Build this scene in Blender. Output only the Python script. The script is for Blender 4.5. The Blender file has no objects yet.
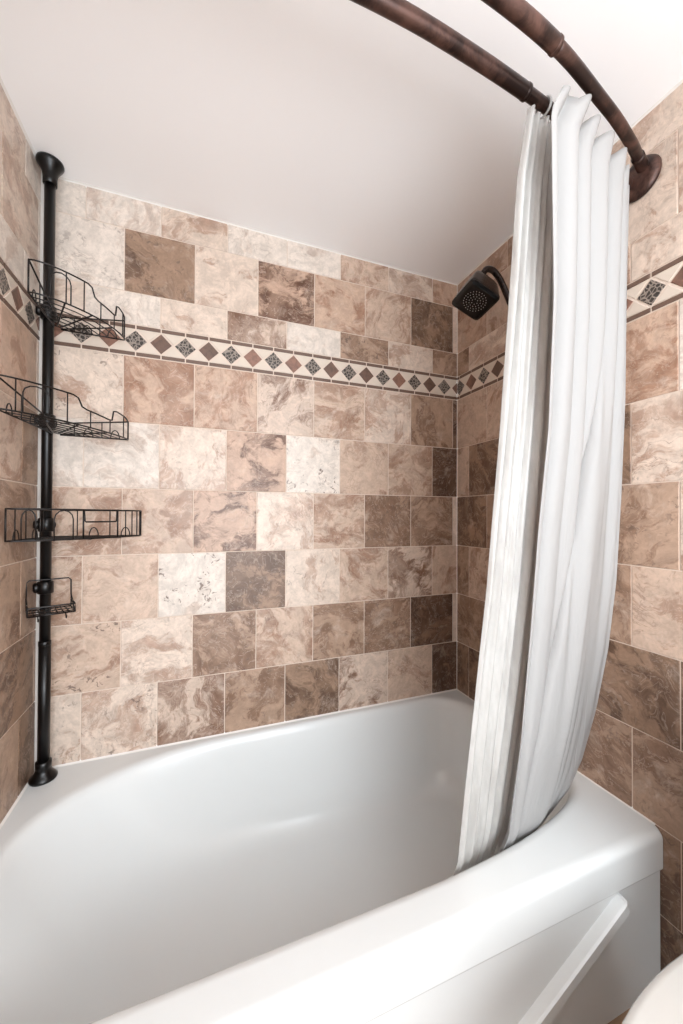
import bpy, bmesh, math, random
from mathutils import Vector, Matrix

random.seed(7)
S = bpy.context.scene
COL = S.collection
PI = math.pi

# ------------------------------------------------------------------ camera
cam_data = bpy.data.cameras.new('camera')
cam_data.sensor_fit = 'HORIZONTAL'
cam_data.sensor_width = 36.0
cam_data.lens = 36.0 * 372.45 / 683.0
cam_data.shift_y = 0.0013
cam_data.clip_start = 0.02
cam = bpy.data.objects.new('camera', cam_data)
COL.objects.link(cam)
R_ = Vector((0.936282, -0.351228, 0.003945)).normalized()
F_ = Vector((0.351181, 0.936261, 0.009343)).normalized()
U_ = R_.cross(F_).normalized()
M = Matrix((R_, U_, -F_)).transposed().to_4x4()
M.translation = Vector((0.45884, -1.36751, 1.171))
cam.matrix_world = M
S.camera = cam

# ------------------------------------------------------------------ world, lights, exposure
world = bpy.data.worlds.new('world'); S.world = world
world.use_nodes = True
world.node_tree.nodes['Background'].inputs[0].default_value = (0.90, 0.955, 1.0, 1)
world.node_tree.nodes['Background'].inputs[1].default_value = 2.7
S.view_settings.view_transform = 'Standard'
S.view_settings.look = 'None'
S.view_settings.exposure = 0.63
S.view_settings.gamma = 1.0
S.view_settings.use_curve_mapping = False

def area_light(name, loc, target, size, energy, color=(1, 1, 1), size_y=None):
    d = bpy.data.lights.new(name, 'AREA')
    d.shape = 'RECTANGLE' if size_y else 'DISK'
    d.size = size
    if size_y: d.size_y = size_y
    d.energy = energy; d.color = color
    o = bpy.data.objects.new(name, d)
    o.location = loc
    o.rotation_euler = (Vector(target) - Vector(loc)).to_track_quat('-Z', 'Y').to_euler()
    COL.objects.link(o)
    return o
# soft unseen fill lights added behind the camera, and one added under the ceiling
def point_light(name, loc, radius, energy, color=(1, 1, 1)):
    d = bpy.data.lights.new(name, 'POINT'); d.shadow_soft_size = radius
    d.energy = energy; d.color = color
    o = bpy.data.objects.new(name, d); o.location = loc; COL.objects.link(o)
    return o
for k, x in enumerate((0.35, 0.65, 0.95)):
    point_light('rear_fill_light', (x, -2.10, 1.20), 0.32, 11.5, (0.90, 0.95, 1.0))  # added fill with no fixture, set low to brighten the ceiling
area_light('ceiling_fill_light', (1.0, -1.45, 2.14), (1.0, -1.45, 0.0), 0.30, 2.5, (0.92, 0.96, 1.0))  # added fill under the ceiling, no fixture modelled

# ------------------------------------------------------------------ dimensions
L = 1.52
CEIL = 2.2059
RIM = 0.4093
ROOM_Y = -2.15
FLOOR = 0.03
T = 0.1                       # wall thickness

# ------------------------------------------------------------------ helpers
def lin(c):
    return tuple(((v / 255.0) / 12.92 if v / 255.0 <= 0.04045 else (((v / 255.0) + 0.055) / 1.055) ** 2.4) for v in c)

def obj(name, bm, mats, parent=None, smooth=False, loc=None):
    me = bpy.data.meshes.new(name)
    bm.normal_update()
    bm.to_mesh(me); bm.free()
    for m in (mats if isinstance(mats, (list, tuple)) else [mats]):
        me.materials.append(m)
    if smooth:
        for p in me.polygons: p.use_smooth = True
    o = bpy.data.objects.new(name, me)
    COL.objects.link(o)
    if parent is not None:
        o.parent = parent
        o.location = Vector((0, 0, 0)) - parent.location
    return o

def tag(o, label=None, cat=None, group=None, kind=None):
    if label: o['label'] = label
    if cat: o['category'] = cat
    if group: o['group'] = group
    if kind: o['kind'] = kind
    return o

def empty(name, loc, label, cat):
    o = bpy.data.objects.new(name, None)
    o.location = loc; COL.objects.link(o)
    return tag(o, label, cat)

def box(bm, x0, x1, y0, y1, z0, z1, mat=0, bevel=0.0, seg=2):
    vs = [bm.verts.new((x, y, z)) for z in (z0, z1) for y in (y0, y1) for x in (x0, x1)]
    fs = [(0, 2, 3, 1), (4, 5, 7, 6), (0, 1, 5, 4), (2, 6, 7, 3), (0, 4, 6, 2), (1, 3, 7, 5)]
    faces = [bm.faces.new([vs[i] for i in f]) for f in fs]
    for f in faces: f.material_index = mat
    if bevel:
        es = set(e for f in faces for e in f.edges)
        r = bmesh.ops.bevel(bm, geom=list(es), offset=bevel, segments=seg, profile=0.5, affect='EDGES')
        for f in r['faces']: f.material_index = mat
    return faces

def tube(bm, pts, r, n=10, closed=False, cap=True, mat=0, radii=None):
    pts = [Vector(p) for p in pts]
    k = len(pts)
    rings = []
    up = None
    for i, p in enumerate(pts):
        if closed:
            t = (pts[(i + 1) % k] - pts[i - 1])
        else:
            t = pts[min(i + 1, k - 1)] - pts[max(i - 1, 0)]
        if t.length < 1e-9: t = Vector((0, 0, 1))
        t.normalize()
        if up is None:
            a = Vector((0, 0, 1)) if abs(t.z) < 0.9 else Vector((1, 0, 0))
            up = (a - t * a.dot(t)).normalized()
        else:
            up = (up - t * up.dot(t))
            if up.length < 1e-6:
                a = Vector((0, 0, 1)) if abs(t.z) < 0.9 else Vector((1, 0, 0))
                up = a - t * a.dot(t)
            up.normalize()
        s = t.cross(up)
        rr = radii[i] if radii else r
        rings.append([bm.verts.new(p + (up * math.cos(2 * PI * j / n) + s * math.sin(2 * PI * j / n)) * rr) for j in range(n)])
    m = k if closed else k - 1
    for i in range(m):
        a, b = rings[i], rings[(i + 1) % k]
        for j in range(n):
            f = bm.faces.new((a[j], a[(j + 1) % n], b[(j + 1) % n], b[j])); f.material_index = mat
    if cap and not closed:
        bm.faces.new(rings[0][::-1]).material_index = mat
        bm.faces.new(rings[-1]).material_index = mat

def lathe(bm, prof, centre, axis=(0, 0, 1), n=40, mat=0, sq=None, spin=0.0):
    """prof: (radius, height) pairs along axis; sq = superellipse exponent for squarish sections"""
    ax = Vector(axis).normalized()
    a = Vector((0, 0, 1)) if abs(ax.z) < 0.9 else Vector((1, 0, 0))
    u = (a - ax * a.dot(ax)).normalized(); v = ax.cross(u)
    c = Vector(centre); rings = []
    for (r, h) in prof:
        ring = []
        for j in range(n):
            th = 2 * PI * j / n
            ct, st = math.cos(th), math.sin(th)
            k = 1.0
            if sq: k = (abs(ct) ** sq + abs(st) ** sq) ** (-1.0 / sq)
            th2 = th + spin
            ring.append(bm.verts.new(c + ax * h + (u * math.cos(th2) + v * math.sin(th2)) * r * k))
        rings.append(ring)
    for a_, b_ in zip(rings, rings[1:]):
        for j in range(n):
            bm.faces.new((a_[j], a_[(j + 1) % n], b_[(j + 1) % n], b_[j])).material_index = mat
    if prof[0][0] > 1e-6: bm.faces.new(rings[0][::-1]).material_index = mat
    if prof[-1][0] > 1e-6: bm.faces.new(rings[-1]).material_index = mat

def catmull(pts, n=8):
    pts = [Vector(p) for p in pts]; out = []
    P = [pts[0] * 2 - pts[1]] + pts + [pts[-1] * 2 - pts[-2]]
    for i in range(1, len(P) - 2):
        for k in range(n):
            t = k / n
            a, b, c, d = P[i - 1], P[i], P[i + 1], P[i + 2]
            out.append(0.5 * ((2 * b) + (c - a) * t + (2 * a - 5 * b + 4 * c - d) * t * t + (3 * b - a - 3 * c + d) * t ** 3))
    out.append(pts[-1])
    return out

def interp(x, tab):
    if x <= tab[0][0]: return tab[0][1]
    for (a, b), (c, d) in zip(tab, tab[1:]):
        if x <= c: return b + (d - b) * (x - a) / (c - a)
    return tab[-1][1]

def sm(t):
    t = max(0.0, min(1.0, t)); return t * t * (3 - 2 * t)

# ------------------------------------------------------------------ node material helpers
class NT:
    def __init__(self, name):
        self.m = bpy.data.materials.new(name); self.m.use_nodes = True
        self.t = self.m.node_tree; self.t.nodes.clear()
        self.out = self.t.nodes.new('ShaderNodeOutputMaterial')
    def n(self, typ, **kw):
        nd = self.t.nodes.new(typ)
        for k, v in kw.items(): setattr(nd, k, v)
        return nd
    def l(self, a, b): self.t.links.new(a, b)
    def val(self, sock, v):
        if hasattr(v, 'default_value') or isinstance(v, bpy.types.NodeSocket): self.l(v, sock)
        else: sock.default_value = v
    def math(self, op, a, b=0.0, c=None, clamp=False):
        nd = self.n('ShaderNodeMath', operation=op); nd.use_clamp = clamp
        self.val(nd.inputs[0], a); self.val(nd.inputs[1], b)
        if c is not None: self.val(nd.inputs[2], c)
        return nd.outputs[0]
    def vmath(self, op, a, b):
        nd = self.n('ShaderNodeVectorMath', operation=op)
        self.val(nd.inputs[0], a)
        if op == 'SCALE': self.val(nd.inputs[3], b)
        else: self.val(nd.inputs[1], b)
        return nd.outputs[0]
    def noise(self, vec, scale, detail=6, rough=0.6, dist=0.0):
        nd = self.n('ShaderNodeTexNoise'); nd.inputs['Scale'].default_value = scale
        nd.inputs['Detail'].default_value = detail; nd.inputs['Roughness'].default_value = rough
        nd.inputs['Distortion'].default_value = dist
        self.l(vec, nd.inputs['Vector']); return nd
    def mix(self, fac, a, b):
        nd = self.n('ShaderNodeMix', data_type='RGBA')
        self.val(nd.inputs[0], fac); self.val(nd.inputs[6], a); self.val(nd.inputs[7], b)
        return nd.outputs[2]
    def rng(self, v, a, b, c=0.0, d=1.0):
        nd = self.n('ShaderNodeMapRange'); nd.interpolation_type = 'SMOOTHSTEP'
        self.val(nd.inputs[0], v)
        for i, x in enumerate((a, b, c, d)): self.val(nd.inputs[i + 1], x)
        return nd.outputs[0]
    def bsdf(self, **kw):
        nd = self.n('ShaderNodeBsdfPrincipled')
        for k, v in kw.items(): self.val(nd.inputs[k.replace('_', ' ')], v)
        self.l(nd.outputs[0], self.out.inputs[0]); return nd
    def bump(self, h, strength, dist):
        nd = self.n('ShaderNodeBump'); nd.inputs['Strength'].default_value = strength
        nd.inputs['Distance'].default_value = dist; self.l(h, nd.inputs['Height'])
        return nd.outputs[0]

def rgb(c): return (*lin(c), 1)

def plain(name, c, rough=0.5, metal=0.0, noise_amt=0.04, scale=30, bump=0.0, spec=0.5, coat=0.0):
    t = NT(name)
    tc = t.n('ShaderNodeTexCoord').outputs['Object']
    nz = t.noise(tc, scale, 4, 0.6).outputs[0]
    c0 = Vector(lin(c))
    base = t.mix(nz, (*(c0 * (1 - noise_amt)), 1), (*(c0 * (1 + noise_amt)), 1))
    b = t.bsdf(Base_Color=base, Roughness=rough, Metallic=metal)
    b.inputs['Specular IOR Level'].default_value = spec
    b.inputs['Coat Weight'].default_value = coat
    b.inputs['Coat Roughness'].default_value = 0.08
    if bump: t.l(t.bump(nz, bump, 0.001), b.inputs['Normal'])
    return t.m

# --- travertine tile: per-tile colours come from mesh attributes, the veins from noise
def tile_material():
    t = NT('travertine_tile')
    tc = t.n('ShaderNodeTexCoord').outputs['Object']
    def attr(nm): return t.n('ShaderNodeAttribute', attribute_name=nm)
    light = attr('tile_light').outputs['Color']; dark = attr('tile_dark').outputs['Color']
    seed = attr('tile_seed').outputs['Vector']
    kind = t.n('ShaderNodeSeparateXYZ'); t.l(attr('tile_kind').outputs['Vector'], kind.inputs[0])
    blotch, vein, pit = kind.outputs
    P = t.vmath('ADD', tc, t.vmath('SCALE', seed, 9.0))
    w = t.noise(P, 5.5, 3, 0.55).outputs['Color']
    w2 = t.vmath('SCALE', t.vmath('SUBTRACT', w, (0.5, 0.5, 0.5)), 0.17)
    Q = t.vmath('ADD', P, w2)
    rot = t.n('ShaderNodeVectorRotate'); rot.rotation_type = 'EULER_XYZ'
    t.l(Q, rot.inputs['Vector'])
    t.l(t.vmath('SCALE', seed, 3.0), rot.inputs['Rotation'])
    st = t.vmath('MULTIPLY', rot.outputs[0], (1.0, 2.1, 1.0))
    big = t.noise(st, 7.0, 8, 0.68, 0.15).outputs[0]
    # blotches: the attribute moves the threshold
    lo = t.math('SUBTRACT', 0.63, t.math('MULTIPLY', blotch, 0.27))
    hi = t.math('ADD', lo, 0.09)
    m1 = t.rng(big, lo, hi)
    soft = t.rng(t.noise(Q, 12, 5, 0.6).outputs[0], 0.36, 0.66)
    col = t.mix(t.math('MULTIPLY', m1, t.math('ADD', 0.55, t.math('MULTIPLY', soft, 0.45))), light, dark)
    # thin darker veins along the ridges of a second noise
    rn = t.noise(st, 9.0, 6, 0.62, 0.25).outputs[0]
    rid = t.math('ABSOLUTE', t.math('SUBTRACT', rn, 0.5))
    vm = t.rng(rid, 0.0, 0.022, 1.0, 0.0)
    gate = t.rng(t.noise(P, 8, 3).outputs[0], 0.42, 0.6)
    vm = t.math('MULTIPLY', t.math('MULTIPLY', vm, gate), vein)
    dk2 = t.mix(0.55, dark, (*lin((104, 84, 74)), 1))
    col = t.mix(t.math('MULTIPLY', vm, 0.75), col, dk2)
    # cream clouds and light shell-like marks
    cl = t.rng(t.noise(Q, 16, 6, 0.7).outputs[0], 0.52, 0.72)
    cream = t.mix(0.5, light, (*lin((220, 206, 194)), 1))
    col = t.mix(t.math('MULTIPLY', cl, 0.55), col, cream)
    r2 = t.math('ABSOLUTE', t.math('SUBTRACT', t.noise(Q, 22, 4, 0.6, 0.8).outputs[0], 0.5))
    lm = t.math('MULTIPLY', t.rng(r2, 0.0, 0.02, 1.0, 0.0), t.math('MULTIPLY', m1, 0.45))
    col = t.mix(lm, col, cream)
    # pits
    pn = t.noise(P, 48, 3, 0.6, 1.2).outputs[0]
    pg = t.rng(t.noise(P, 11, 2).outputs[0], 0.47, 0.6)
    pm = t.math('MULTIPLY', t.math('MULTIPLY', t.rng(pn, 0.58, 0.63), pg), pit)
    col = t.mix(t.math('MULTIPLY', pm, 0.85), col, (*lin((112, 94, 84)), 1))
    # even stone mottling, coarse and fine
    g1 = t.rng(t.noise(Q, 26, 6, 0.7).outputs[0], 0.34, 0.66, 0.86, 1.10)
    g2 = t.rng(t.noise(P, 120, 3, 0.6).outputs[0], 0.3, 0.7, 0.95, 1.05)
    col = t.vmath('SCALE', col, t.math('MULTIPLY', g1, g2))
    b = t.bsdf(Base_Color=col, Roughness=t.math('ADD', 0.36, t.math('MULTIPLY', cl, 0.15)))
    b.inputs['Specular IOR Level'].default_value = 0.4
    h = t.math('SUBTRACT', t.math('MULTIPLY', big, 0.5), pm)
    t.l(t.bump(h, 0.35, 0.0012), b.inputs['Normal'])
    return t.m

def carved_material():
    t = NT('carved_grey_stone')
    tc = t.n('ShaderNodeTexCoord').outputs['Object']
    v = t.n('ShaderNodeTexVoronoi'); v.feature = 'DISTANCE_TO_EDGE'; v.inputs['Scale'].default_value = 95
    t.l(t.vmath('ADD', tc, t.vmath('SCALE', t.noise(tc, 40, 2).outputs['Color'], 0.012)), v.inputs['Vector'])
    m = t.rng(v.outputs[0], 0.05, 0.16)
    col = t.mix(m, rgb((146, 134, 124)), rgb((58, 51, 47)))
    b = t.bsdf(Base_Color=col, Roughness=0.4)
    t.l(t.bump(m, 0.6, -0.001), b.inputs['Normal'])
    return t.m

def bronze_material():
    t = NT('oil_rubbed_bronze')
    tc = t.n('ShaderNodeTexCoord').outputs['Object']
    a = t.noise(tc, 14, 6, 0.65, 0.6).outputs[0]
    m = t.rng(a, 0.38, 0.66)
    col = t.mix(m, rgb((40, 27, 24)), rgb((98, 70, 61)))
    b2 = t.rng(t.noise(tc, 60, 4, 0.6).outputs[0], 0.5, 0.7)
    col = t.mix(t.math('MULTIPLY', b2, 0.35), col, rgb((52, 36, 32)))
    t.bsdf(Base_Color=col, Metallic=0.45, Roughness=t.math('ADD', 0.3, t.math('MULTIPLY', m, 0.2)))
    return t.m

def cloth_material(name, c, transl, rough, alpha=1.0, sheen=0.0, coat=0.0, trans_c=None):
    t = NT(name)
    tc = t.n('ShaderNodeTexCoord').outputs['Object']
    st = t.vmath('MULTIPLY', tc, (1.0, 1.0, 0.35))
    w = t.noise(st, 8, 4, 0.55, 1.2).outputs[0]
    p = t.n('ShaderNodeBsdfPrincipled')
    p.inputs['Base Color'].default_value = rgb(c)
    p.inputs['Roughness'].default_value = rough
    p.inputs['Coat Weight'].default_value = coat
    p.inputs['Coat Roughness'].default_value = 0.12
    nrm = t.bump(w, 0.5, 0.012)
    t.l(nrm, p.inputs['Normal'])
    tr = t.n('ShaderNodeBsdfTranslucent'); tr.inputs[0].default_value = rgb(trans_c or c)
    t.l(nrm, tr.inputs['Normal'])
    mx = t.n('ShaderNodeMixShader'); mx.inputs[0].default_value = transl
    t.l(p.outputs[0], mx.inputs[1]); t.l(tr.outputs[0], mx.inputs[2])
    last = mx.outputs[0]
    if alpha < 1.0:
        tp = t.n('ShaderNodeBsdfTransparent')
        m2 = t.n('ShaderNodeMixShader')
        cl = t.rng(t.noise(t.vmath('MULTIPLY', tc, (1, 1, 0.25)), 22, 4, 0.6).outputs[0], 0.3, 0.7, alpha - 0.14, alpha + 0.14)
        t.l(cl, m2.inputs[0]); t.l(tp.outputs[0], m2.inputs[1]); t.l(last, m2.inputs[2])
        last = m2.outputs[0]
    t.l(last, t.out.inputs[0])
    return t.m

M_TILE = tile_material()
M_GROUT = plain('cream_grout', (214, 197, 183), 0.85, 0, 0.06, 60)
M_PENCIL = plain('brown_pencil_tile', (104, 82, 70), 0.45, 0, 0.25, 45)
M_FIELD = plain('cream_border_stone', (210, 196, 182), 0.5, 0, 0.08, 25)
def diamond_material():
    t = NT('brown_diamond_tile')
    tc = t.n('ShaderNodeTexCoord').outputs['Object']
    a = t.rng(t.noise(tc, 7.0, 1).outputs[0], 0.38, 0.62)
    b = t.rng(t.noise(tc, 55.0, 4, 0.65, 0.8).outputs[0], 0.4, 0.66)
    col = t.mix(a, rgb((104, 80, 68)), rgb((142, 104, 88)))
    col = t.mix(t.math('MULTIPLY', b, 0.45), col, rgb((72, 56, 49)))
    bs = t.bsdf(Base_Color=col, Roughness=0.4)
    t.l(t.bump(b, 0.4, -0.0008), bs.inputs['Normal'])
    return t.m
M_DIA = diamond_material()
M_CARVE = carved_material()
M_CEIL = plain('ceiling_paint', (251, 251, 252), 0.75, 0, 0.01, 8)
M_CAULK = plain('white_caulk', (232, 229, 224), 0.5, 0, 0.03, 40)
M_PAINT = plain('wall_paint', (225, 222, 216), 0.7, 0, 0.02, 8)
M_TUB = plain('tub_enamel', (221, 224, 224), 0.22, 0, 0.008, 6, 0, 0.5, 0.15)
M_BLACK = plain('black_bronze_metal', (13, 11, 11), 0.28, 0.3, 0.2, 30)
M_WIRE = plain('black_coated_wire', (19, 14, 13), 0.35, 0.2, 0.2, 30)
M_NOZ = plain('grey_rubber_nozzles', (190, 186, 182), 0.5, 0, 0.05, 30)
M_HEAD = plain('dark_bronze_metal', (50, 40, 37), 0.22, 0.55, 0.2, 30)
M_HEADF = plain('black_spray_face', (10, 10, 11), 0.10, 0.1, 0.1, 30)
M_BRONZE = bronze_material()
M_CHINA = plain('white_china', (212, 209, 204), 0.12, 0, 0.01, 6, 0, 0.5, 0.3)
M_CHROME = plain('chrome', (210, 210, 212), 0.12, 1.0, 0.02, 10)
M_CURTAIN = cloth_material('white_curtain_cloth', (188, 187, 186), 0.34, 0.5, 1.0)
M_LINER = cloth_material('clear_liner_vinyl', (208, 207, 204), 0.22, 0.55, 0.66, coat=0.8)
M_FLOOR = None
def floor_material():
    t = NT('floor_tile')
    tc = t.n('ShaderNodeTexCoord').outputs['Object']
    br = t.n('ShaderNodeTexBrick'); t.l(tc, br.inputs['Vector'])
    br.inputs['Scale'].default_value = 1.0
    br.offset = 0.5
    br.inputs['Brick Width'].default_value = 0.3; br.inputs['Row Height'].default_value = 0.3
    br.inputs['Mortar Size'].default_value = 0.004
    br.inputs['Color1'].default_value = rgb((152, 122, 98)); br.inputs['Color2'].default_value = rgb((132, 104, 84))
    br.inputs['Mortar'].default_value = rgb((186, 168, 150))
    n = t.rng(t.noise(tc, 9, 6, 0.65, 0.6).outputs[0], 0.35, 0.7)
    t.bsdf(Base_Color=t.mix(t.math('MULTIPLY', n, 0.4), br.outputs[0], rgb((188, 160, 136))), Roughness=0.4)
    return t.m
M_FLOOR = floor_material()

# ------------------------------------------------------------------ tiled walls
#            light colour, dark colour, blotch, vein, pit
TW = {
 'W': ((216, 204, 193), (190, 170, 156)),
 'C': ((211, 193, 178), (172, 143, 125)),
 'P': ((196, 172, 154), (152, 119, 99)),
 'R': ((190, 162, 142), (150, 112, 90)),
 'T': ((172, 145, 125), (126, 98, 80)),
 'B': ((150, 123, 103), (98, 75, 60)),
 'D': ((126, 99, 81), (80, 59, 47)),
 'K': ((188, 158, 138), (96, 66, 50)),
 'H': ((202, 181, 165), (122, 91, 73)),
}
def spec(code):
    """code such as 'P532': class, blotch, vein, pit (0-9)"""
    a, b = TW[code[0]]
    return a, b, int(code[1]) / 9.0, int(code[2]) / 9.0, int(code[3]) / 9.0

Z_A, Z_B, Z_BT, Z_BB = 2.1010, 1.8966, 1.7927, 1.6892
ROWZ = [(Z_A, CEIL), (Z_B, Z_A), (Z_BT, Z_B), (1.4729, Z_BB), (1.2587, 1.4729), (1.0451, 1.2587), (0.8334, 1.0451),
        (0.6216, 0.8334), (0.4093, 0.6216), (0.197, 0.4093), (FLOOR, 0.197)]
PITCH = 0.2128
G = 0.0014                       # half of a grout joint
RAISE = 0.0015

class Wall:
    """tiles stand proud of a slab; (u, v) run along the wall and up it, w out of it"""
    def __init__(self, name, to):
        self.name = name; self.to = to; self.bm = bmesh.new()
        self.la = self.bm.loops.layers.float_color.new('tile_light')
        self.da = self.bm.loops.layers.float_color.new('tile_dark')
        self.sa = self.bm.loops.layers.float_color.new('tile_seed')
        self.ka = self.bm.loops.layers.float_color.new('tile_kind')
    def slab(self, u0, u1, v0, v1, w0, w1, mat=1):
        P = [self.bm.verts.new(self.to(u, v, w)) for w in (w0, w1) for v in (v0, v1) for u in (u0, u1)]
        for f in [(0, 2, 3, 1), (4, 5, 7, 6), (0, 1, 5, 4), (2, 6, 7, 3), (0, 4, 6, 2), (1, 3, 7, 5)]:
            self.bm.faces.new([P[i] for i in f]).material_index = mat
    def poly(self, pts, h, mat, c=0.0012, sp=None, rnd=None):
        """a convex raised piece with chamfered edges"""
        n = len(pts)
        cx = sum(p[0] for p in pts) / n; cy = sum(p[1] for p in pts) / n
        ins = []
        for (a, b) in pts:
            d = math.hypot(a - cx, b - cy); k = max(0.0, 1 - 1.4 * c / d)
            ins.append((cx + (a - cx) * k, cy + (b - cy) * k))
        B = [self.bm.verts.new(self.to(a, b, -0.0004)) for a, b in pts]
        Mi = [self.bm.verts.new(self.to(a, b, h - c * 0.8)) for a, b in pts]
        Tp = [self.bm.verts.new(self.to(a, b, h)) for a, b in ins]
        fs = [self.bm.faces.new(Tp)]
        for i in range(n):
            j = (i + 1) % n
            fs.append(self.bm.faces.new((B[i], B[j], Mi[j], Mi[i])))
            fs.append(self.bm.faces.new((Mi[i], Mi[j], Tp[j], Tp[i])))
        for f in fs:
            f.material_index = mat
            if sp:
                a, b, bl, ve, pi_ = sp
                for lp in f.loops:
                    lp[self.la] = (*lin(a), 1); lp[self.da] = (*lin(b), 1)
                    lp[self.sa] = (*rnd, 1); lp[self.ka] = (bl, ve, pi_, 1)
    def tile(self, u0, u1, v0, v1, code):
        a, b, bl, ve, pi_ = spec(code)
        j = random.uniform(-4, 4)
        a = tuple(x + j for x in a); b = tuple(x + j for x in b)
        rnd = (random.random(), random.random(), random.random())
        g0, g1 = u0 + G, u1 - G
        if g1 - g0 < 0.003: return
        self.poly([(g0, v0 + G), (g1, v0 + G), (g1, v1 - G), (g0, v1 - G)], RAISE, 0, sp=(a, b, bl, ve, pi_), rnd=rnd)
    def row(self, r, joints, codes):
        v0, v1 = ROWZ[r]
        for (u0, u1), c in zip(zip(joints, joints[1:]), codes): self.tile(u0, u1, v0, v1, c)
    def border(self, u_start, u_end, centre0, first):
        """mosaic band: pencil strips above and below a row of diamonds"""
        zc = (Z_BT + Z_BB) / 2; pt = 0.0748; hw = 0.0325; hh = 0.0330
        k0 = math.floor((u_start - centre0) / pt) - 1
        k1 = math.ceil((u_end - centre0) / pt) + 1
        for k in range(k0, k1 + 1):
            c = centre0 + k * pt
            a, b = max(u_start, c + 0.002), min(u_end, c + pt - 0.002)
            if b - a > 0.004:
                for (p, q) in ((Z_BT - 0.0135, Z_BT - 0.0025), (Z_BB + 0.0025, Z_BB + 0.0135)):
                    self.poly([(a, p), (b, p), (b, q), (a, q)], 0.0022, 2)
                # cream triangles between diamonds
                for s in (1, -1):
                    pts = [(c + 0.005, zc + s * 0.0365), (c + pt - 0.005, zc + s * 0.0365), (c + pt / 2, zc + s * 0.0030)]
                    pts = clip(pts, u_start, u_end)
                    if len(pts) > 2:
                        if s > 0: pts = pts[::-1]
                        self.poly(pts, 0.0012, 3)
            pts = clip([(c - hw, zc), (c, zc - hh), (c + hw, zc), (c, zc + hh)], u_start, u_end)
            if len(pts) > 2:
                self.poly(pts, 0.0020, 5 if (k + first) % 2 == 0 else 4)
    def done(self):
        bmesh.ops.recalc_face_normals(self.bm, faces=self.bm.faces)
        o = obj(self.name, self.bm, [M_TILE, M_GROUT, M_PENCIL, M_FIELD, M_DIA, M_CARVE])
        return tag(o, kind='structure')

def clip(pts, a, b):
    def half(ps, f):
        out = []
        for i in range(len(ps)):
            p, q = ps[i], ps[(i + 1) % len(ps)]
            fp, fq = f(p), f(q)
            if fp >= 0: out.append(p)
            if (fp > 0 and fq < 0) or (fp < 0 and fq > 0):
                t = fp / (fp - fq); out.append((p[0] + (q[0] - p[0]) * t, p[1] + (q[1] - p[1]) * t))
        return out
    return half(half(pts, lambda p: p[0] - a), lambda p: b - p[0]) if pts else pts

# --- back wall
wb = Wall('wall_back', lambda u, v, w: (u, -w, v))
wb.slab(-T, L + T, 0.0, CEIL, -T, -0.0001)
EV = [0.0] + [0.2190 + PITCH * k for k in range(7)]
EV = EV[:8] + [L]
OD = [0.0, 0.1126] + [0.1126 + PITCH * k for k in range(1, 7)] + [L]
#                                                 left .................................................. right
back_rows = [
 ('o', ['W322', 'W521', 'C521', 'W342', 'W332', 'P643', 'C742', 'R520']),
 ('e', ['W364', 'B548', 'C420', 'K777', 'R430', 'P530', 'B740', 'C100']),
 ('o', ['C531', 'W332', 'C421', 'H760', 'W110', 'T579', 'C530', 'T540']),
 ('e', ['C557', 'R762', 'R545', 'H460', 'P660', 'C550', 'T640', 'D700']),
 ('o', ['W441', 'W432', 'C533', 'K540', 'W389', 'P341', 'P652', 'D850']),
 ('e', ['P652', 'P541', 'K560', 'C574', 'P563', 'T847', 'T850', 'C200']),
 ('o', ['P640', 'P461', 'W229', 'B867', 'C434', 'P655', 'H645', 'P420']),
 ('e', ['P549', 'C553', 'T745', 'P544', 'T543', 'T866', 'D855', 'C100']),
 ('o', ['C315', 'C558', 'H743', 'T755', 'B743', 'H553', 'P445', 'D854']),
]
for r, (par, codes) in enumerate(back_rows):
    wb.row(r, EV if par == 'e' else OD, codes)
wb.border(0.001, L - 0.001, 0.2535, 0)
wb.done()

# --- right wall: u = distance from the back corner
wr = Wall('wall_right', lambda u, v, w: (L - w, -u, v))
wr.slab(0.0, -ROOM_Y, 0.0, CEIL, -T, -0.0001)
REV = [0.0] + [0.1840 + PITCH * k for k in range(11)]
ROD = [0.0] + [0.0780 + PITCH * k for k in range(12)]
ext = lambda cs, n, fill: (cs + fill * 12)[:n]
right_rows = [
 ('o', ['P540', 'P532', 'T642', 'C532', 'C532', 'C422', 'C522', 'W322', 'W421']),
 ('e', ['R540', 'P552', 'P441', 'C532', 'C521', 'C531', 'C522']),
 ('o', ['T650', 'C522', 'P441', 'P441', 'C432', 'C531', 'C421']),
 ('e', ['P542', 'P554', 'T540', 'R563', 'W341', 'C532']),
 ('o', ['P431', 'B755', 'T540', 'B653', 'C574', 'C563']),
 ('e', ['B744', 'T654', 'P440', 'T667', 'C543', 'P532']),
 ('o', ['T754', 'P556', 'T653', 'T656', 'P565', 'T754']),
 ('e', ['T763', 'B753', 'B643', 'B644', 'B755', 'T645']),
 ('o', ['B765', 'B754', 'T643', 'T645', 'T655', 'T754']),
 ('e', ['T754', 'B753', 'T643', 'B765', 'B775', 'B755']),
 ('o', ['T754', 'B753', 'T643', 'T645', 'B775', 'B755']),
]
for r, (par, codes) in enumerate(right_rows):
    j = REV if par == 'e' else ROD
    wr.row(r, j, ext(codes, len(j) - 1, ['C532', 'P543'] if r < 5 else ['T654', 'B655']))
wr.border(0.001, -ROOM_Y, 0.0165, 0)
wr.done()

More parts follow.
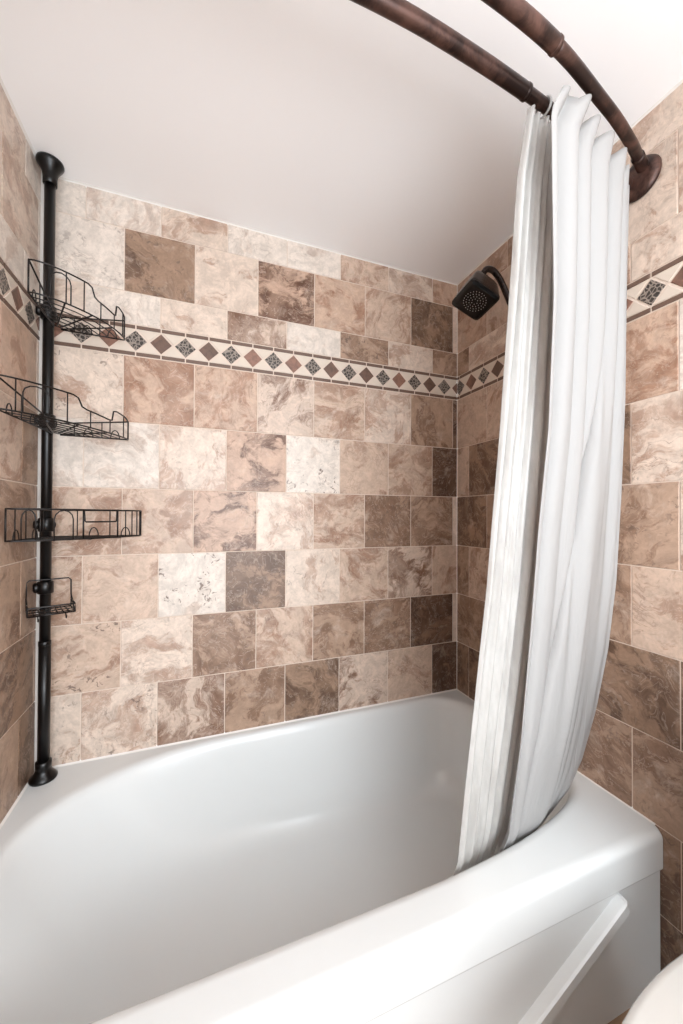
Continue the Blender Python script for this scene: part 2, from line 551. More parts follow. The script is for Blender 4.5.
# --- left wall: u = distance from the back corner
wl = Wall('wall_left', lambda u, v, w: (w, -u, v))
wl.slab(0.0, -ROOM_Y, 0.0, CEIL, -T, -0.0001)
LEV = [0.0, 0.030] + [0.030 + PITCH * k for k in range(1, 12)]
LOD = [0.0] + [0.118 + PITCH * k for k in range(12)]
left_rows = [  # upper rows given paler classes, standing in for light on the wall's top
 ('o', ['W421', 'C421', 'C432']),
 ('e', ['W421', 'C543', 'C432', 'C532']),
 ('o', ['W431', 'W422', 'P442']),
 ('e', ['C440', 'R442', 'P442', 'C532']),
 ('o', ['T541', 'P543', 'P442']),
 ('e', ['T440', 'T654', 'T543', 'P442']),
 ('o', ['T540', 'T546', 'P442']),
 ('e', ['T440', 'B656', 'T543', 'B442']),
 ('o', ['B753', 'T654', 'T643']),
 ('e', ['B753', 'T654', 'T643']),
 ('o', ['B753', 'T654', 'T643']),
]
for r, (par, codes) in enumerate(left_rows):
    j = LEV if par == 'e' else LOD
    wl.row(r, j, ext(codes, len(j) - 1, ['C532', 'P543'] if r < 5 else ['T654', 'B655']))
wl.border(0.001, -ROOM_Y, 0.005, 1)
wl.done()

# --- ceiling, floor
bm = bmesh.new(); box(bm, -T, L + T, ROOM_Y, T, CEIL, CEIL + 0.1)
tag(obj('ceiling', bm, M_CEIL), kind='structure')
bm = bmesh.new(); box(bm, -T, L + T, ROOM_Y, T, -0.07, FLOOR)
tag(obj('floor', bm, M_FLOOR), kind='structure')

# --- caulk trims
def trim(name, pts, r, flat=None):
    bm = bmesh.new(); tube(bm, pts, r, 8)
    return tag(obj(name, bm, M_CAULK, smooth=True), kind='structure')
def cove(name, a, b, n1, n2, s):
    """triangular bead in a corner running from a to b, legs along n1 and n2, slightly hollow"""
    bm = bmesh.new(); a, b, n1, n2 = map(Vector, (a, b, n1, n2))
    rings = []
    for p in (a, b):
        prof = [p, p + n1 * s, p + n1 * s * 0.45 + n2 * s * 0.28, p + n1 * s * 0.28 + n2 * s * 0.45, p + n2 * s]
        rings.append([bm.verts.new(q) for q in prof])
    k = 5
    for i in range(k):
        bm.faces.new((rings[0][i], rings[0][(i + 1) % k], rings[1][(i + 1) % k], rings[1][i]))
    bm.faces.new(rings[0][::-1]); bm.faces.new(rings[1])
    bmesh.ops.recalc_face_normals(bm, faces=bm.faces)
    return tag(obj(name, bm, M_CAULK), kind='structure')
cove('trim_1', (0, 0, RIM), (0, 0, CEIL), (1, 0, 0), (0, -1, 0), 0.019)
cove('trim_2', (0, 0, CEIL), (L, 0, CEIL), (0, -1, 0), (0, 0, -1), 0.007)
cove('trim_3', (L, 0, CEIL), (L, ROOM_Y, CEIL), (-1, 0, 0), (0, 0, -1), 0.007)
cove('trim_4', (0, 0, CEIL), (0, ROOM_Y, CEIL), (1, 0, 0), (0, 0, -1), 0.007)
cove('trim_5', (L, 0, RIM), (L, 0, CEIL), (-1, 0, 0), (0, -1, 0), 0.006)
cove('trim_6', (0.002, 0, RIM), (L - 0.002, 0, RIM), (0, -1, 0), (0, 0, 1), 0.007)
cove('trim_7', (0, 0, RIM), (0, -0.77, RIM), (1, 0, 0), (0, 0, 1), 0.007)
cove('trim_8', (L, 0, RIM), (L, -0.77, RIM), (-1, 0, 0), (0, 0, 1), 0.005)

# ------------------------------------------------------------------ bathtub
tub = empty('bathtub', (0.76, -0.46, 0.0), 'white enamelled bathtub with a flat front rim, set between three tiled walls', 'bathtub')
def loop_pts(x0, x1, y0, y1, corners, z, n=22, m=14):
    """rounded rectangle, anticlockwise from the front left; corners = (a, b) for FL, FR, BR, BL"""
    P = []
    cs = [(x0, y0, 1, 1, PI, 1.5 * PI), (x1, y0, -1, 1, 1.5 * PI, 2 * PI), (x1, y1, -1, -1, 0, 0.5 * PI), (x0, y1, 1, -1, 0.5 * PI, PI)]
    arcs = []
    for (cx, cy, sx, sy, t0, t1), (a, b) in zip(cs, corners):
        arc = []
        for i in range(n + 1):
            th = t0 + (t1 - t0) * i / n
            arc.append((cx + sx * a + a * math.cos(th), cy + sy * b + b * math.sin(th)))
        arcs.append(arc)
    for i in range(4):
        P += arcs[i]
        p, q = arcs[i][-1], arcs[(i + 1) % 4][0]
        for k in range(1, m):
            t = k / m; P.append((p[0] + (q[0] - p[0]) * t, p[1] + (q[1] - p[1]) * t))
    return [(x, y, z) for x, y in P]
OX0, OX1, OY1 = 0.0025, L - 0.0025, -0.0025
def outer(y0, z, r=0.004, dx=0.0): return loop_pts(OX0 + dx, OX1 - dx, y0, OY1, [(r, r), (r + 0.004, r + 0.004), (0.004, 0.004), (0.004, 0.004)], z)
CR = [(0.26, 0.15), (0.60, 0.138), (0.14, 0.145), (0.50, 0.29)]
IX0, IX1, IY0, IY1 = 0.040, 1.488, -0.711, -0.022
def inner(z, l, r, f, b, k=1.0):
    kk = k
    c = [(a * kk, bb * kk) for a, bb in CR]
    return loop_pts(IX0 + l, IX1 - r, IY0 + f, IY1 - b, c, z)
loops = [outer(-0.7835, FLOOR), outer(-0.7835, 0.3165), outer(-0.7838, 0.3180), outer(-0.7885, 0.3182), outer(-0.7898, 0.3195),
         outer(-0.7900, 0.3230), outer(-0.7900, 0.3860), outer(-0.7900, 0.3900), outer(-0.7893, 0.3960, 0.006), outer(-0.7868, 0.4015, 0.008), outer(-0.7822, 0.4060, 0.008), outer(-0.7760, 0.4085, 0.008), outer(-0.7690, RIM, 0.008), outer(-0.7660, RIM, 0.008),
         inner(RIM, -0.009, -0.009, -0.009, -0.009),
         inner(RIM, -0.006, -0.006, -0.006, -0.006),
         inner(RIM - 0.0012, 0.003, 0.003, 0.003, 0.003), inner(RIM - 0.005, 0.010, 0.009, 0.009, 0.009),
         inner(RIM - 0.013, 0.018, 0.014, 0.014, 0.014), inner(RIM - 0.026, 0.026, 0.018, 0.018, 0.018),
         inner(0.355, 0.040, 0.022, 0.022, 0.022), inner(0.295, 0.080, 0.032, 0.030, 0.030),
         inner(0.225, 0.130, 0.044, 0.042, 0.042), inner(0.165, 0.180, 0.058, 0.056, 0.056),
         inner(0.128, 0.225, 0.072, 0.068, 0.068), inner(0.102, 0.265, 0.090, 0.086, 0.086), inner(0.086, 0.305, 0.112, 0.108, 0.108)]
last = loops[-1]
mx = sum(p[0] for p in last) / len(last); my = sum(p[1] for p in last) / len(last)
for kf, zf in ((0.90, 0.078), (0.75, 0.072), (0.5, 0.069), (0.2, 0.068)):
    loops.append([(mx + (p[0] - mx) * kf, my + (p[1] - my) * kf, zf) for p in last])
bm = bmesh.new()
prev = None
for lp in loops:
    ring = [bm.verts.new(p) for p in lp]
    if prev:
        n = len(ring)
        for i in range(n):
            bm.faces.new((prev[i], prev[(i + 1) % n], ring[(i + 1) % n], ring[i]))
    prev = ring
bm.faces.new(prev)
bmesh.ops.recalc_face_normals(bm, faces=bm.faces)
ob = obj('tub_body', bm, M_TUB, tub, smooth=True)
for p in ob.data.polygons:
    pass
md = ob.modifiers.new('edge', 'EDGE_SPLIT'); md.split_angle = math.radians(50)

# slanted rib moulded on the apron
bm = bmesh.new()
def rib(a, b, w, d, y):
    a = Vector((a[0], 0, a[1])); b = Vector((b[0], 0, b[1]))
    t = (b - a).normalized(); s = Vector((t.z, 0, -t.x))
    sec = [(-w * 0.62, 0), (-w * 0.5, d * 0.8), (-w * 0.4, d), (w * 0.4, d), (w * 0.5, d * 0.8), (w * 0.62, 0)]
    rings = []
    L_ = (b - a).length
    st = [(0.0, 0.35, 0.25), (0.005, 0.75, 0.75), (0.012, 0.95, 0.95), (0.022, 1, 1)] + [(L_ * k / 6, 1, 1) for k in range(1, 6)] + [(L_, 1, 1)]
    for (q, kw, kd) in st:
        c = a + t * q
        rings.append([bm.verts.new((c.x + s.x * u * kw, y - v * kd, c.z + s.z * u * kw)) for u, v in sec])
    for r0, r1 in zip(rings, rings[1:]):
        for i in range(len(sec) - 1):
            bm.faces.new((r0[i], r0[i + 1], r1[i + 1], r1[i]))
        bm.faces.new((r0[-1], r0[0], r1[0], r1[-1]))
    bm.faces.new(rings[0]); bm.faces.new(rings[-1][::-1])
    bmesh.ops.recalc_face_normals(bm, faces=bm.faces)
rib((1.372, 0.300), (0.875, 0.034), 0.027, 0.024, -0.7825)
obj('apron_rib', bm, M_TUB, tub)

# ------------------------------------------------------------------ shower caddy (tension pole with wire baskets)
PX, PY = 0.0355, -0.052
caddy = empty('shower_caddy', (PX, PY, RIM), 'black tension pole caddy with three wire baskets and a soap dish in the left corner', 'shower caddy')
bm = bmesh.new()
tube(bm, [(PX, PY, 0.80), (PX, PY, CEIL - 0.03)], 0.0135, 24)
lathe(bm, [(0.0135, 0.792), (0.0155, 0.794), (0.0155, 0.806), (0.0135, 0.808)], (PX, PY, 0), n=24)
obj('pole', bm, M_BLACK, caddy, smooth=True)
bm = bmesh.new(); tube(bm, [(PX, PY, RIM + 0.03), (PX, PY, 0.80)], 0.0148, 24)
obj('lower_pole', bm, M_BLACK, caddy, smooth=True)
bm = bmesh.new()
lathe(bm, [(0.0325, 0.0005), (0.034, 0.004), (0.033, 0.009), (0.027, 0.015), (0.0205, 0.024), (0.0185, 0.034), (0.0195, 0.036), (0.0195, 0.052), (0.016, 0.054)], (PX, PY, RIM), n=36)
obj('base_flange', bm, M_BLACK, caddy, smooth=True)
bm = bmesh.new()
lathe(bm, [(0.0335, -0.0005), (0.034, -0.006), (0.031, -0.012), (0.025, -0.022), (0.0195, -0.034), (0.0175, -0.050), (0.0175, -0.066), (0.014, -0.068)][::-1], (PX, PY, CEIL), n=36)
obj('ceiling_flange', bm, M_BLACK, caddy, smooth=True)

def basket(zb, h, Lp, Rp, bulge, style):
    """corner basket: Lp / Rp are the outer ends on the left and back wall sides; front rail bows outward"""
    Lp, Rp = Vector((*Lp, 0)), Vector((*Rp, 0)); C = Vector((0.050, -0.040, 0))
    N = 36
    mid = (Lp + Rp) / 2; out = (mid - C).normalized()
    def front(t, z):
        s = math.sin(PI * t) ** 0.62
        p = Lp.lerp(Rp, t) + out * bulge * s
        return Vector((p.x, p.y, z))
    if style == 'step':
        prof = [(0, 1.0), (0.20, 1.0), (0.46, 0.99), (0.50, 0.93), (0.53, 0.66), (0.57, 0.60), (0.775, 0.50), (0.80, 0.52), (0.815, 0.88), (0.85, 0.92), (0.94, 0.86), (1.0, 0.74)]
    else:
        prof = [(0, 1.0), (1, 1.0)]
    bm = bmesh.new()
    w = 0.0016; W = 0.0022
    ts = sorted(set([i / N for i in range(N + 1)] + [a for a, b in prof]))
    tube(bm, [front(t, zb + h * interp(t, prof)) for t in ts], W, 6)                    # top rail
    tube(bm, [front(i / N, zb) for i in range(N + 1)], W, 6)                             # bottom rail
    # back rails running to the clamp
    for E, t in ((Lp, 0.0), (Rp, 1.0)):
        ze = zb + h * interp(t, prof)
        e = Vector((E.x, E.y, 0)); k = e.lerp(C, 0.93)
        zk = zb + h * (0.45 if style == 'step' else 1.0)
        tube(bm, [(e.x, e.y, ze), (k.x, k.y, zk)], W, 6)
        tube(bm, [(e.x, e.y, zb), (k.x, k.y, zb)], W, 6)
        tube(bm, [(e.x, e.y, zb), (e.x, e.y, ze)], W, 6)
        nb = 5
        for i in range(1, nb):
            q = e.lerp(k, i / nb); zt = ze + (zk - ze) * i / nb
            if i % 2 == 0:
                tube(bm, [(q.x, q.y, zb), (q.x, q.y, zt)], w, 6)
            else:                                                                        # little arches
                d = (k - e).normalized() * 0.012
                tube(bm, [Vector((q.x, q.y, zb)) + d * math.cos(a * PI / 8) + Vector((0, 0, 0.026 * math.sin(a * PI / 8))) for a in range(9)], w, 6)
    # uprights in the front
    up = [0.10, 0.26, 0.42, 0.60, 0.78, 0.93] if style == 'step' else [0.04, 0.17, 0.80, 0.87, 0.93, 0.97]
    for t in up:
        a, b = front(t, zb), front(t, zb + h * interp(t, prof))
        tube(bm, [a, b], w, 6)
    def arch(t0, t1, hh):
        pts = [front(t0, zb), front(t0, zb + hh * 0.7)]
        for k in range(1, 6):
            f = k / 6; pts.append(front(t0 + (t1 - t0) * (0.5 - 0.5 * math.cos(PI * f)), zb + hh * (0.7 + 0.3 * math.sin(PI * f))))
        pts += [front(t1, zb + hh * 0.7), front(t1, zb)]
        tube(bm, pts, w, 6)
    if style == 'step':
        arch(0.14, 0.30, h * 0.9)
    else:
        arch(0.07, 0.145, h * 0.97); arch(0.25, 0.37, h * 0.97)
        # plate-like opening with a lower bar
        for q in (0.44, 0.72): tube(bm, [front(q, zb), front(q, zb + h)], W, 6)
        tube(bm, [front(0.445, zb + h), front(0.45, zb + h * 0.62)] + [front(0.46 + 0.24 * k / 6, zb + h * 0.58) for k in range(7)] + [front(0.71, zb + h * 0.62), front(0.715, zb + h)], W, 6)
    # floor wires: parallel to the chord, plus spokes
    for i in range(1, 8):
        f = i / 8
        a = C.lerp(Lp, f); b = C.lerp(Rp, f)
        pts = []
        for k in range(9):
            t = k / 8; s = math.sin(PI * t) ** 0.8
            p = a.lerp(b, t) + out * bulge * s * f * f
            pts.append((p.x, p.y, zb + 0.001))
        tube(bm, pts, w, 6)
    for t in (0.25, 0.5, 0.75):
        e = front(t, zb); s = C.lerp(e, 0.15)
        tube(bm, [(s.x, s.y, zb - 0.0015), (e.x, e.y, zb - 0.0015)], W, 6)
    o = obj('basket', bm, M_WIRE, caddy, smooth=True)
    bm = bmesh.new()
    zc = zb + h * 0.45
    lathe(bm, [(0.0165, -0.020), (0.0195, -0.018), (0.0195, 0.018), (0.0165, 0.020)], (PX, PY, zc), n=28)
    lathe(bm, [(0.012, 0.0), (0.0165, 0.003), (0.0175, 0.012), (0.0135, 0.020)], (PX - 0.001, PY + 0.010, zc), axis=(0.25, 1, 0), n=20)
    lathe(bm, [(0.008, 0.0), (0.013, 0.003), (0.0135, 0.013), (0.010, 0.017)], (PX - 0.012, PY - 0.004, zc), axis=(-1, -0.35, 0), n=20)
    ch = obj('clamp', bm, M_BLACK, None, smooth=True)
    ch.parent = o
    return o
basket(1.724, 0.082, (0.052, -0.234), (0.226, -0.032), 0.046, 'step')
basket(1.410, 0.076, (0.024, -0.315), (0.239, -0.032), 0.040, 'step')
basket(1.108, 0.078, (0.022, -0.258), (0.277, -0.032), 0.040, 'flat')

# soap dish
bm = bmesh.new()
W, w = 0.0022, 0.0016
dx = Vector((0.93, 0.37, 0)); dy = Vector((0.37, -0.93, 0)); c0 = Vector((0.050, -0.068, 0))
def dp(u, v, z): return c0 + dx * u + dy * v + Vector((0, 0, z))
hw, zt, zb = 0.051, 0.986, 0.903
tube(bm, [dp(-hw, 0.075, zb), dp(-hw, 0.0, zb + 0.035), dp(-hw, -0.005, zt - 0.006), dp(-hw + 0.006, -0.005, zt), dp(hw - 0.006, -0.005, zt), dp(hw, -0.005, zt - 0.006), dp(hw, 0.0, zb + 0.035), dp(hw, 0.075, zb)], W, 6)
tube(bm, [dp(-hw, 0.0, zb), dp(-hw, 0.085, zb), dp(hw, 0.085, zb), dp(hw, 0.0, zb)], W, 6, closed=True)
tube(bm, [dp(-hw, 0.0, zb + 0.035), dp(-hw, 0.0, zb)], w, 6); tube(bm, [dp(hw, 0.0, zb + 0.035), dp(hw, 0.0, zb)], w, 6)
tube(bm, [dp(-hw, 0.085, zb), dp(-hw, 0.085, zb + 0.022), dp(hw, 0.085, zb + 0.022), dp(hw, 0.085, zb)], W, 6)
tube(bm, [dp(-hw, 0.0, zb + 0.022), dp(-hw, 0.085, zb + 0.022)], w, 6); tube(bm, [dp(hw, 0.0, zb + 0.022), dp(hw, 0.085, zb + 0.022)], w, 6)
for k in range(1, 8):
    u = -hw + 2 * hw * k / 8; tube(bm, [dp(u, 0.0, zb), dp(u, 0.085, zb)], w, 6)
for v in (0.03, 0.06): tube(bm, [dp(-hw, v, zb - 0.001), dp(hw, v, zb - 0.001)], w, 6)
for s in (-1, 1):   # little hooks under the front
    tube(bm, [dp(s * 0.03, 0.085, zb), dp(s * 0.03, 0.092, zb - 0.012), dp(s * 0.03, 0.100, zb - 0.012), dp(s * 0.03, 0.104, zb - 0.004)], w, 6)
sd = obj('soap_dish', bm, M_WIRE, caddy, smooth=True)
bm = bmesh.new()
lathe(bm, [(0.0165, -0.018), (0.0195, -0.016), (0.0195, 0.016), (0.0165, 0.018)], (PX, PY, 0.962), n=28)
lathe(bm, [(0.008, 0.0), (0.014, 0.003), (0.0145, 0.013), (0.011, 0.017)], (PX - 0.011, PY - 0.004, 0.962), axis=(-1, -0.35, 0), n=20)
cl = obj('clamp', bm, M_BLACK, None, smooth=True); cl.parent = sd

# ------------------------------------------------------------------ double curved shower rod
rod = empty('double_curtain_rod', (0.76, -0.872, 2.0), 'double curved bronze shower curtain rod below the ceiling, ending in one round wall flange', 'curtain rod')
def rod_path(pts):
    full = pts + [(L - x, y, z) for x, y, z in pts[::-1][1:]]
    return catmull(full, 10)
FR = [(1.502, -0.757, 2.062), (1.450, -0.776, 2.053), (1.398, -0.795, 2.046), (1.310, -0.820, 2.042), (1.231, -0.838, 2.04), (1.078, -0.868, 2.04), (0.930, -0.883, 2.04), (0.76, -0.889, 2.04)]
RR = [(1.500, -0.722, 2.042), (1.440, -0.738, 2.04), (1.340, -0.757, 2.04), (1.240, -0.774, 2.04), (1.141, -0.787, 2.04), (1.000, -0.799, 2.04), (0.857, -0.807, 2.04), (0.76, -0.809, 2.04)]
def split(path, x):
    thick = [p for p in path if L - x <= p.x <= x]
    a = [p for p in path if p.x >= x - 0.02]; b = [p for p in path if p.x <= L - x + 0.02]
    return thick, a, b
for nm, P, xj in (('front_rod', FR, 1.075), ('rear_rod', RR, 1.075)):
    path = rod_path(P)
    th, a, b = split(path, xj)
    bm = bmesh.new(); tube(bm, th, 0.0138, 24)
    t0 = th[0]; t1 = th[1]
    main = obj(nm, bm, M_BRONZE, rod, smooth=True)
    md = main.modifiers.new('edge', 'EDGE_SPLIT'); md.split_angle = math.radians(50)
    for seg, e in ((a, th[0]), (b, th[-1])):
        bm = bmesh.new(); tube(bm, seg, 0.0114, 24)
        o = obj('end_tube', bm, M_BRONZE, None, smooth=True); o.parent = main; o.matrix_parent_inverse = Matrix.Identity(4)
        bm = bmesh.new()
        i = min(range(len(path)), key=lambda q: (path[q] - e).length)
        d = (path[i + 1] - path[i - 1]).normalized()
        lathe(bm, [(0.0138, -0.004), (0.0145, -0.003), (0.0145, 0.003), (0.0138, 0.004)], e, axis=d, n=28)
        o = obj('collar', bm, M_BRONZE, None, smooth=True); o.parent = main
# elbows into the flange
for sx in (1, -1):
    X = lambda x: x if sx == 1 else L - x
    bm = bmesh.new()
    lathe(bm, [(0.048, 0.0005), (0.050, 0.004), (0.048, 0.011), (0.041, 0.017), (0.030, 0.020)], (X(L - 0.0015), -0.742, 2.046), axis=(-sx, 0, 0), n=44)
    fl = obj('wall_flange', bm, M_BRONZE, rod, smooth=True)
    for P in (FR, RR):
        pts = [Vector((X(p[0]), p[1], p[2])) for p in P]
        pts = catmull(pts[:3], 8)
        dd = (pts[0] - pts[1]).normalized()
        bm = bmesh.new()
        tube(bm, [pts[0] + dd * 0.005] + pts[:9 if P is FR else 6], 0.0136, 22)
        o = obj('elbow', bm, M_BRONZE, None, smooth=True); o.parent = fl

# ------------------------------------------------------------------ shower head
sh = empty('showerhead', (L, -0.352, 1.862), 'dark bronze square shower head on a curved arm on the right wall', 'shower head')
bm = bmesh.new()
arm = catmull([(L - 0.002, -0.352, 1.862), (1.500, -0.352, 1.882), (1.464, -0.350, 1.945), (1.430, -0.350, 1.998), (1.398, -0.350, 2.024), (1.370, -0.350, 2.022), (1.354, -0.350, 2.004)], 8)
tube(bm, arm, 0.0105, 18)
obj('shower_arm', bm, M_HEAD, sh, smooth=True)
bm = bmesh.new(); lathe(bm, [(0.032, 0.0), (0.032, 0.003), (0.026, 0.008), (0.013, 0.012)], (L - 0.0016, -0.352, 1.862), axis=(-1, 0, 0), n=32)
obj('wall_escutcheon', bm, M_HEAD, sh, smooth=True)
ax = Vector((-0.40, -0.16, -0.90)).normalized()
HC = Vector((1.321, -0.350, 1.905))
bm = bmesh.new()
sp = 0.0
lathe(bm, [(0.012, -0.112), (0.018, -0.108), (0.021, -0.098), (0.024, -0.090), (0.036, -0.080), (0.045, -0.064), (0.051, -0.042), (0.056, -0.016), (0.060, -0.002), (0.060, 0.0)], HC, axis=ax, n=96, sq=9, spin=sp)
hd = obj('head_body', bm, M_HEAD, sh, smooth=True)
bm = bmesh.new()
lathe(bm, [(0.060, 0.0), (0.0597, 0.003), (0.056, 0.005), (0.045, 0.0058), (0.001, 0.0062)], HC, axis=ax, n=96, sq=9, spin=sp)
fc = obj('spray_face', bm, M_HEADF, sh, smooth=True)
bm = bmesh.new()
a_ = Vector((0, 0, 1)); u_ = (a_ - ax * a_.dot(ax)).normalized(); v_ = ax.cross(u_)
for rr, cnt in ((0.010, 6), (0.019, 12), (0.028, 18), (0.037, 24)):
    for k in range(cnt):
        th = 2 * PI * k / cnt + rr * 40
        p = HC + ax * 0.0054 + (u_ * math.cos(th) + v_ * math.sin(th)) * rr
        lathe(bm, [(0.0015, 0.0), (0.0011, 0.0018)], p, axis=ax, n=6)
o = obj('nozzle_rings', bm, M_NOZ, None, smooth=False); o.parent = fc

# ------------------------------------------------------------------ curtain and liner
def drape(name, mat, Lt, Rt, folds, label, cat, nu=260, nz=90, ztop=None, thick=0.0009, wob=0.002, seed=0):
    """Lt / Rt: tables z -> (x, y) of the two hanging edges; folds: (u_top, u_bottom, width_top, width_bottom, amp_top, amp_bottom)"""
    z0, z1 = Lt[0][0], Lt[-1][0]
    bm = bmesh.new(); rows = []
    for k in range(nz + 1):
        f = k / nz                                                           # 0 bottom, 1 top
        row = []
        for i in range(nu + 1):
            u = i / nu
            zt = ztop(u) if ztop else z1
            z = z0 + (zt - z0) * f
            a = Vector((interp(z, [(q[0], q[1]) for q in Lt]), interp(z, [(q[0], q[2]) for q in Lt]), z))
            b = Vector((interp(z, [(q[0], q[1]) for q in Rt]), interp(z, [(q[0], q[2]) for q in Rt]), z))
            t = (b - a); t.z = 0; t.normalize(); nrm = Vector((t.y, -t.x, 0))          # towards the room
            d = 0.0; sh_ = 0.0
            for (ut, ub, wt, wb_, at, ab) in folds:
                e = sm(1 - f)
                c = ut + (ub - ut) * e; ww = wt + (wb_ - wt) * e; am = at + (ab - at) * e
                q = (u - c) / ww
                g = math.exp(-q * q)
                d += am * g
                sh_ += am * 0.35 * q * g
            d += wob * math.sin(u * 47 + seed + 3 * math.sin(f * 3.1 + seed)) * (0.5 + 0.5 * math.sin(f * 9 + u * 11))
            p = a.lerp(b, u) + nrm * d + t * sh_
            row.append(bm.verts.new((p.x, p.y, z)))
        rows.append(row)
    for r0, r1 in zip(rows, rows[1:]):
        for i in range(nu):
            bm.faces.new((r0[i], r0[i + 1], r1[i + 1], r1[i]))
    o = obj(name, bm, mat, smooth=True)
    tag(o, label, cat)
    md = o.modifiers.new('thickness', 'SOLIDIFY'); md.thickness = thick; md.offset = 0
    return o

LIN_L = [(0.30, 0.986, -0.650), (0.414, 0.991, -0.686), (0.693, 1.001, -0.713), (0.868, 1.009, -0.728), (1.018, 1.018, -0.741), (1.350, 1.031, -0.765), (1.671, 1.041, -0.786), (1.847, 1.046, -0.797), (1.985, 1.063, -0.806)]
LIN_R = [(0.30, 1.190, -0.600), (0.451, 1.195, -0.644), (0.745, 1.20, -0.690), (1.018, 1.205, -0.726), (1.365, 1.205, -0.758), (1.985, 1.20, -0.800)]
random.seed(11)
fl = []
nF = 13
for k in range(nF):
    c = (k + 0.5) / nF + random.uniform(-0.015, 0.015)
    s = 1 if k % 2 == 0 else -1
    fl.append((c, c + random.uniform(-0.03, 0.03), 0.028, 0.032, s * random.uniform(0.008, 0.013), s * random.uniform(0.004, 0.010)))
drape('shower_liner', M_LINER, LIN_L, LIN_R, fl, 'translucent vinyl liner hanging from the rear rod, left of the white curtain', 'shower curtain', nu=200, seed=2.0, thick=0.0006)

CUR_L = [(0.31, 1.118, -0.648), (0.434, 1.123, -0.690), (0.676, 1.124, -0.727), (0.906, 1.120, -0.754), (1.144, 1.113, -0.781), (1.349, 1.115, -0.803), (1.598, 1.095, -0.830), (1.774, 1.073, -0.847), (1.924, 1.057, -0.860), (2.0, 1.094, -0.872)]
CUR_R = [(0.31, 1.372, -0.575), (0.424, 1.410, -0.622), (0.509, 1.435, -0.641), (0.650, 1.461, -0.662), (0.818, 1.475, -0.685), (1.009, 1.470, -0.711), (1.216, 1.469, -0.725), (1.467, 1.458, -0.743), (1.709, 1.441, -0.758), (2.03, 1.408, -0.785)]
# (u_top, u_bottom, width_top, width_bottom, amp_top, amp_bottom)
folds = [(0.02, 0.01, 0.035, 0.05, 0.009, 0.004), (0.10, 0.05, 0.035, 0.025, -0.010, -0.009), (0.19, 0.13, 0.055, 0.09, 0.018, 0.005),
         (0.29, 0.22, 0.030, 0.05, -0.012, -0.002), (0.37, 0.30, 0.045, 0.08, 0.014, 0.002), (0.45, 0.40, 0.030, 0.05, -0.011, -0.001),
         (0.54, 0.46, 0.060, 0.08, 0.018, 0.004), (0.655, 0.16, 0.022, 0.022, -0.022, -0.018), (0.74, 0.42, 0.050, 0.20, 0.020, 0.012),
         (0.83, 0.84, 0.025, 0.08, -0.008, -0.001), (0.89, 0.90, 0.035, 0.06, 0.010, 0.002), (0.97, 0.97, 0.030, 0.04, -0.006, 0.0)]
def ztop(u):
    pk = [0.09, 0.21, 0.37, 0.54, 0.74, 0.90]
    v = 0.0
    for c in pk: v = max(v, math.exp(-((u - c) / 0.060) ** 2))
    return 1.966 + 0.022 * v
drape('shower_curtain', M_CURTAIN, CUR_L, CUR_R, folds, 'opaque white shower curtain gathered in folds near the right wall', 'shower curtain', ztop=ztop, seed=0.5, thick=0.0014)

# curtain ring on the rear rod
bm = bmesh.new()
cr = Vector((1.126, -0.789, 2.036)); d = Vector((0.985, 0.17, 0)).normalized()
uu = Vector((0, 0, 1)); vv = d.cross(uu)
tube(bm, [cr + (uu * math.cos(2 * PI * k / 28) * 0.0185 + vv * math.sin(2 * PI * k / 28) * 0.0165) + Vector((0, 0, -0.004)) for k in range(28)], 0.0024, 8, closed=True)
tag(obj('curtain_ring', bm, M_CURTAIN, smooth=True), 'small pale curtain ring around the rear rod where the white curtain begins', 'curtain ring')

# ------------------------------------------------------------------ toilet
CY = -1.156
wc = empty('toilet', (1.2, CY, FLOOR), 'white toilet with closed lid beside the tub, only a corner of its lid in view', 'toilet')
def oval(cx, a, b, z, back=None, n=64):
    """elongated seat outline: half ellipse at the front (towards -x), squarer at the back"""
    P = []
    for i in range(n):
        th = 2 * PI * i / n
        c, s = math.cos(th), math.sin(th)
        if c < 0: x, y = cx + a * c, CY + b * s
        else:
            k = (abs(c) ** 7 + abs(s) ** 7) ** (-1 / 7)
            x, y = cx + (back or a) * c * k, CY + b * s * k
        P.append((x, y, z))
    return P
def loft(name, loops, mat, parent):
    bm = bmesh.new(); prev = None; first = None
    for lp in loops:
        ring = [bm.verts.new(p) for p in lp]
        if prev:
            n = len(ring)
            for i in range(n): bm.faces.new((prev[i], prev[(i + 1) % n], ring[(i + 1) % n], ring[i]))
        else: first = ring
        prev = ring
    bm.faces.new(prev); bm.faces.new(first[::-1])
    bmesh.ops.recalc_face_normals(bm, faces=bm.faces)
    return obj(name, bm, mat, parent, smooth=True)
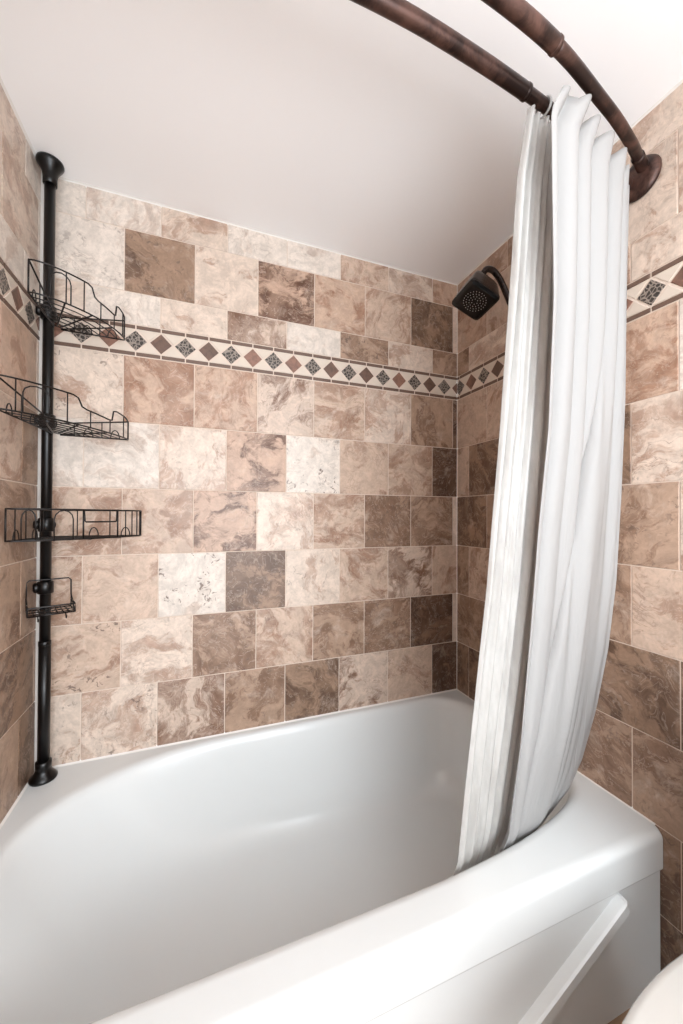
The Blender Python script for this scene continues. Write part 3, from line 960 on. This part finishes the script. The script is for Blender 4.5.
loft('bowl', [oval(1.15, 0.20, 0.115, FLOOR, 0.25), oval(1.15, 0.205, 0.12, 0.05, 0.25), oval(1.15, 0.19, 0.105, 0.12, 0.25), oval(1.12, 0.21, 0.115, 0.20, 0.25),
              oval(1.10, 0.25, 0.15, 0.28, 0.24), oval(1.09, 0.275, 0.172, 0.35, 0.22), oval(1.09, 0.28, 0.178, 0.385, 0.21), oval(1.09, 0.275, 0.174, 0.393, 0.205)], M_CHINA, wc)
loft('seat', [oval(1.24, 0.393, 0.180, 0.3935, 0.038), oval(1.24, 0.399, 0.185, 0.3980, 0.043), oval(1.24, 0.399, 0.185, 0.4040, 0.043), oval(1.24, 0.395, 0.182, 0.4080, 0.038)], M_CHINA, wc)
loft('lid', [oval(1.24, 0.395, 0.184, 0.4085, 0.053), oval(1.24, 0.401, 0.189, 0.4120, 0.058), oval(1.24, 0.401, 0.189, 0.4190, 0.058), oval(1.24, 0.397, 0.185, 0.4235, 0.054),
             oval(1.24, 0.387, 0.176, 0.4255, 0.046), oval(1.24, 0.360, 0.150, 0.4260, 0.012), oval(1.24, 0.347, 0.138, 0.4285, 0.012), oval(1.24, 0.235, 0.070, 0.4315, 0.012)], M_CHINA, wc)
bm = bmesh.new(); box(bm, 1.325, 1.510, CY - 0.20, CY + 0.20, 0.39, 0.745, bevel=0.02, seg=3)
obj('tank', bm, M_CHINA, wc, smooth=True)
bm = bmesh.new(); box(bm, 1.315, 1.514, CY - 0.21, CY + 0.21, 0.746, 0.780, bevel=0.010, seg=3)
obj('tank_lid', bm, M_CHINA, wc, smooth=True)
bm = bmesh.new()
lathe(bm, [(0.012, 0), (0.012, 0.012), (0.006, 0.016)], (1.326, CY + 0.15, 0.70), axis=(-1, 0, 0), n=16)
tube(bm, [(1.312, CY + 0.15, 0.70), (1.308, CY + 0.11, 0.696), (1.306, CY + 0.08, 0.692)], 0.005, 10)
obj('flush_lever', bm, M_CHROME, wc, smooth=True)
for s in (-1, 1):
    bm = bmesh.new(); tube(bm, [(1.292, CY + s * 0.07 - 0.025, 0.412), (1.292, CY + s * 0.07 + 0.025, 0.412)], 0.010, 14)
    obj('hinge', bm, M_CHINA, wc, smooth=True)
